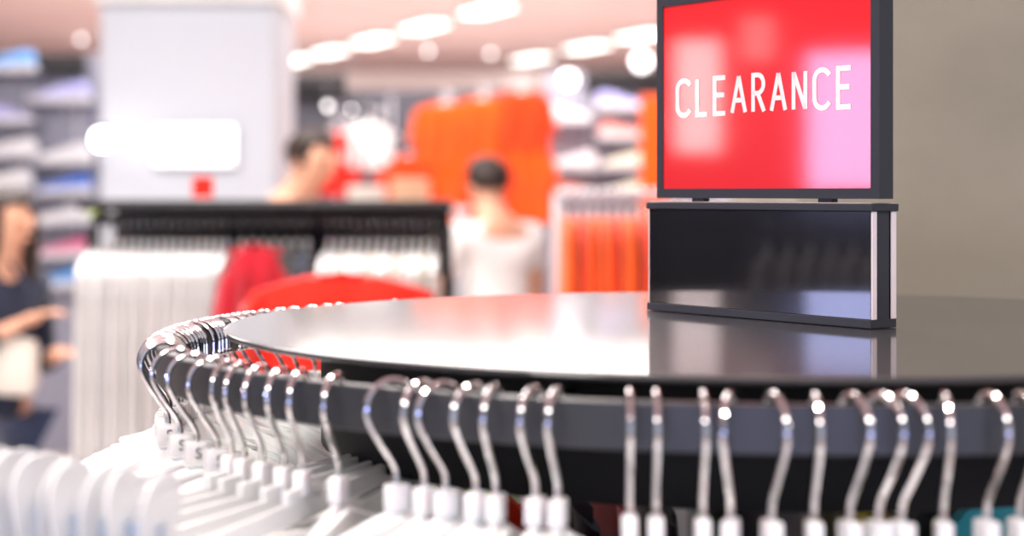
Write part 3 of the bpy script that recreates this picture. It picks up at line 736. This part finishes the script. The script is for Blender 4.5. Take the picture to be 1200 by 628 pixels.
def hand(V, E, wrist, pre, side, dirv):
    w0 = Vector(V[wrist][0]); d = Vector(dirv).normalized(); s = d.cross(Vector((0, 0, 1)))
    if s.length < .1: s = Vector((0, 1, 0))
    s.normalize(); n = d.cross(s).normalized()
    palm = w0+d*.055; V[pre+'palm'] = (palm, (.026, .016)); E.append((wrist, pre+'palm'))
    for q, (off, ln) in enumerate(((-.027, .062), (-.009, .074), (.009, .078), (.027, .070))):
        a_ = palm+s*off+d*.038; b_ = a_+d*ln*.5+n*.012; c_ = a_+d*ln*.8+n*.034
        V[pre+'f%da' % q] = (a_, .0085); V[pre+'f%db' % q] = (b_, .0078); V[pre+'f%dc' % q] = (c_, .0065)
        E += [(pre+'palm', pre+'f%da' % q), (pre+'f%da' % q, pre+'f%db' % q), (pre+'f%db' % q, pre+'f%dc' % q)]
    a_ = w0+d*.035+s*side*.034; b_ = a_+d*.03+s*side*.014; V[pre+'t1'] = (a_, .010); V[pre+'t2'] = (b_, .008); E += [(pre+'palm', pre+'t1'), (pre+'t1', pre+'t2')]
def person(label, loc, rz, H, shirt, trousers, hair, lean=0, hand_l=None, hand_r=None, nod=0, bare_arms=True):
    """front = local -Y; z measured for a 1.75 m body then scaled to H"""
    t = thing('person', label, 'person', loc, rz); k = H/1.75
    ln = lambda z: -math.sin(R(lean))*max(0, z-.95)      # forward lean moves the upper body to -Y
    P = lambda x, y, z: Vector((x, y+ln(z), z-(1-math.cos(R(lean)))*max(0, z-.95)))
    V, E = {}, []
    def add(n, p, r, prev=None):
        V[n] = (P(*p), r)
        if prev: E.append((prev, n))
    add('pel', (0, 0, .95), (.135, .095)); add('waist', (0, 0, 1.10), (.120, .085), 'pel'); add('chest', (0, 0, 1.28), (.150, .100), 'waist')
    add('up', (0, .005, 1.40), (.120, .080), 'chest'); add('nk', (0, 0, 1.49), (.052, .054), 'up')
    hx = -.02-.10*math.sin(R(nod))
    add('jaw', (0, hx, 1.565), (.058, .070), 'nk'); add('brow', (0, hx, 1.64), (.074, .092), 'jaw'); add('crown', (0, hx+.01, 1.70), (.060, .075), 'brow')
    for s, n in ((-1, 'l'), (1, 'r')):
        add(n+'sh', (s*.175, .005, 1.405), .055, 'up')
        tgt = hand_l if s < 0 else hand_r
        sh = V[n+'sh'][0]
        wr = Vector(tgt) if tgt else P(s*.26, -.03, .86)
        mid = (sh+wr)/2; dd = (wr-sh).length; bend = math.sqrt(max(0, .29**2-(dd/2)**2)) if dd < .58 else 0
        el = mid+Vector((s*.45, .5, -.75)).normalized()*bend
        V[n+'el'] = (el, .040); V[n+'wr'] = (wr, (.026, .024)); V[n+'fa'] = (el.lerp(wr, .4), .036)
        E += [(n+'sh', n+'el'), (n+'el', n+'fa'), (n+'fa', n+'wr')]
        hand(V, E, n+'wr', n, -s, (wr-el))
        add(n+'hip', (s*.095, 0, .88), (.085, .09), 'pel'); add(n+'kn', (s*.10, -.01, .50), .056, n+'hip'); add(n+'calf', (s*.10, .015, .34), .052, n+'kn')
        add(n+'an', (s*.10, .02, .09), .036, n+'calf'); add(n+'toe', (s*.11, -.12, .035), (.036, .028), n+'an')
    me = skinned('body', V, E, 'pel', 2); me.materials.clear(); me.materials.append(M['skin'])
    # nose, lips, ears and eyes grown on the head
    bm = bmesh.new(); bm.from_mesh(me); hc = P(0, hx, 1.62)
    ball(bm, hc+Vector((0, -.100, -.010)), .014, (.8, 1.1, 1.5)); ball(bm, hc+Vector((0, -.082, -.052)), .018, (1.2, .6, .4))
    for s in (-1, 1): ball(bm, hc+Vector((s*.076, .005, -.005)), .022, (.35, .8, 1.3)); ball(bm, hc+Vector((s*.030, -.085, .012)), .012, (1.2, .7, .7))
    bm.to_mesh(me); bm.free()
    for p in me.polygons: p.use_smooth = True
    bo = obj('body', me, None, t)
    # shirt
    SV, SE = {}, []
    g = .016
    for n_, q in (('hem', None), ('waist', 'hem'), ('chest', 'waist'), ('up', 'chest')):
        if n_ == 'hem': SV[n_] = (P(0, 0, .93), (.155, .115))
        else:
            r = V[n_][1]; SV[n_] = (V[n_][0], (r[0]+g, r[1]+g)); SE.append((q, n_))
    SV['col'] = (P(0, 0, 1.455), (.070, .066)); SE.append(('up', 'col'))
    for n in 'lr':
        SV[n+'sh'] = (V[n+'sh'][0], .068); SE.append(('up', n+'sh'))
        f = .55 if bare_arms else 1
        SV[n+'sl'] = (V[n+'sh'][0].lerp(V[n+'el'][0], f), .056); SE.append((n+'sh', n+'sl'))
        if not bare_arms: SV[n+'cf'] = (V[n+'el'][0].lerp(V[n+'wr'][0], .85), .040); SE.append((n+'sl', n+'cf'))
    sm = skinned('shirt', SV, SE, 'waist', 2); sm.materials.clear(); sm.materials.append(M[shirt]); obj('shirt', sm, None, t)
    TV, TE = {'pel': (P(0, 0, .95), (.150, .108))}, []
    for n in 'lr':
        for a_, b_, r in (('pel', n+'hip', .104), (n+'hip', n+'kn', .072), (n+'kn', n+'calf', .066), (n+'calf', n+'an', .054)):
            TV[b_] = (V[b_][0]+Vector((0, 0, .02 if b_.endswith('an') else 0)), r); TE.append((a_, b_))
    tm = skinned('trousers', TV, TE, 'pel', 2); tm.materials.clear(); tm.materials.append(M[trousers]); obj('trousers', tm, None, t)
    for n in 'lr':
        b = new(); q = V[n+'toe'][0]; ball(b, (q.x, q.y+.05, .045), .05, (.85, 2.3, .85), 16, 10)
        obj('shoe', b, M['blackcloth'], t)
    # hair: cap that leaves the face free, long locks if asked
    b = new(); bmesh.ops.create_uvsphere(b, u_segments=28, v_segments=20, radius=1)
    hc = P(0, hx+.008, 1.655)
    for v in b.verts:
        d = v.co.copy(); wv = 1+.03*math.sin(d.x*17+d.z*9)+.02*math.sin(d.y*23)
        v.co = Vector((d.x*.088*wv, d.y*.104*wv, d.z*.092*wv))
        if d.y < -.35 and d.z < .42: v.co.y *= .55; v.co.x *= .92
        if d.z < -.45: v.co.z = -.05
        v.co += hc
    if hair == 'long':
        for s in range(11):
            a = R(-20+s*22); ox, oy = .075*math.cos(a), .075*math.sin(a)
            pts = [hc+Vector((ox, oy, .02)), hc+Vector((ox*1.25, oy*1.2+.01, -.10)), hc+Vector((ox*1.4, oy*1.2+.03, -.24)), hc+Vector((ox*1.3+.01*math.sin(s*3), oy+.04, -.40+.03*math.sin(s*2)))]
            tube(b, pts, [.030, .034, .030, .010], 8)
    obj('hair', b, M['hair'], t)
    t.scale = (k*1.1, k*1.04, k)
    return t
# man in white T-shirt, seen from behind, head turned left
person('dark-haired man in a white T-shirt seen from behind, before the orange jackets', (X(588, 6.4), 6.4, 0), R(180+38), 1.50, 'white', 'denim', 'short', lean=6, nod=8,
       hand_l=(-.16, -.36, 1.08), hand_r=(.16, -.38, 1.06))
person('dark-haired person in a white top leaning over the rack right of the pillar', (X(322, 6.0), 6.0, 0), R(52), 1.59, 'white', 'blackcloth', 'short', lean=10, nod=35,
       hand_l=(-.14, -.44, 1.22), hand_r=(.12, -.46, 1.18), bare_arms=True)
person('long-haired brunette girl at the left photo edge, one hand raised to her chest', (X(-14, 4.8), 4.8, 0), R(62), 1.38, 'navy', 'denim', 'long', lean=4, nod=10,
       hand_l=(-.04, -.17, 1.27), hand_r=(.10, -.20, 1.16), bare_arms=False)
# pale bag carried by the girl
t = thing('shoulder_bag', 'pale fabric shoulder bag at the hip of the long-haired girl', 'bag', (X(10, 4.75), 4.75, 0))
zb = at(0, 425, 4.75).z
b = new(); bx(b, (-.09, -.04, zb-.09), (.08, .04, zb+.07), .03); obj('bag_body', b, M['cream'], t)
b = new(); tube(b, [(-.07, 0, zb+.06), (-.06, .0, zb+.20), (0, 0, zb+.28), (.05, 0, zb+.20), (.06, 0, zb+.06)], .008, 8); obj('strap', b, M['navy'], t)
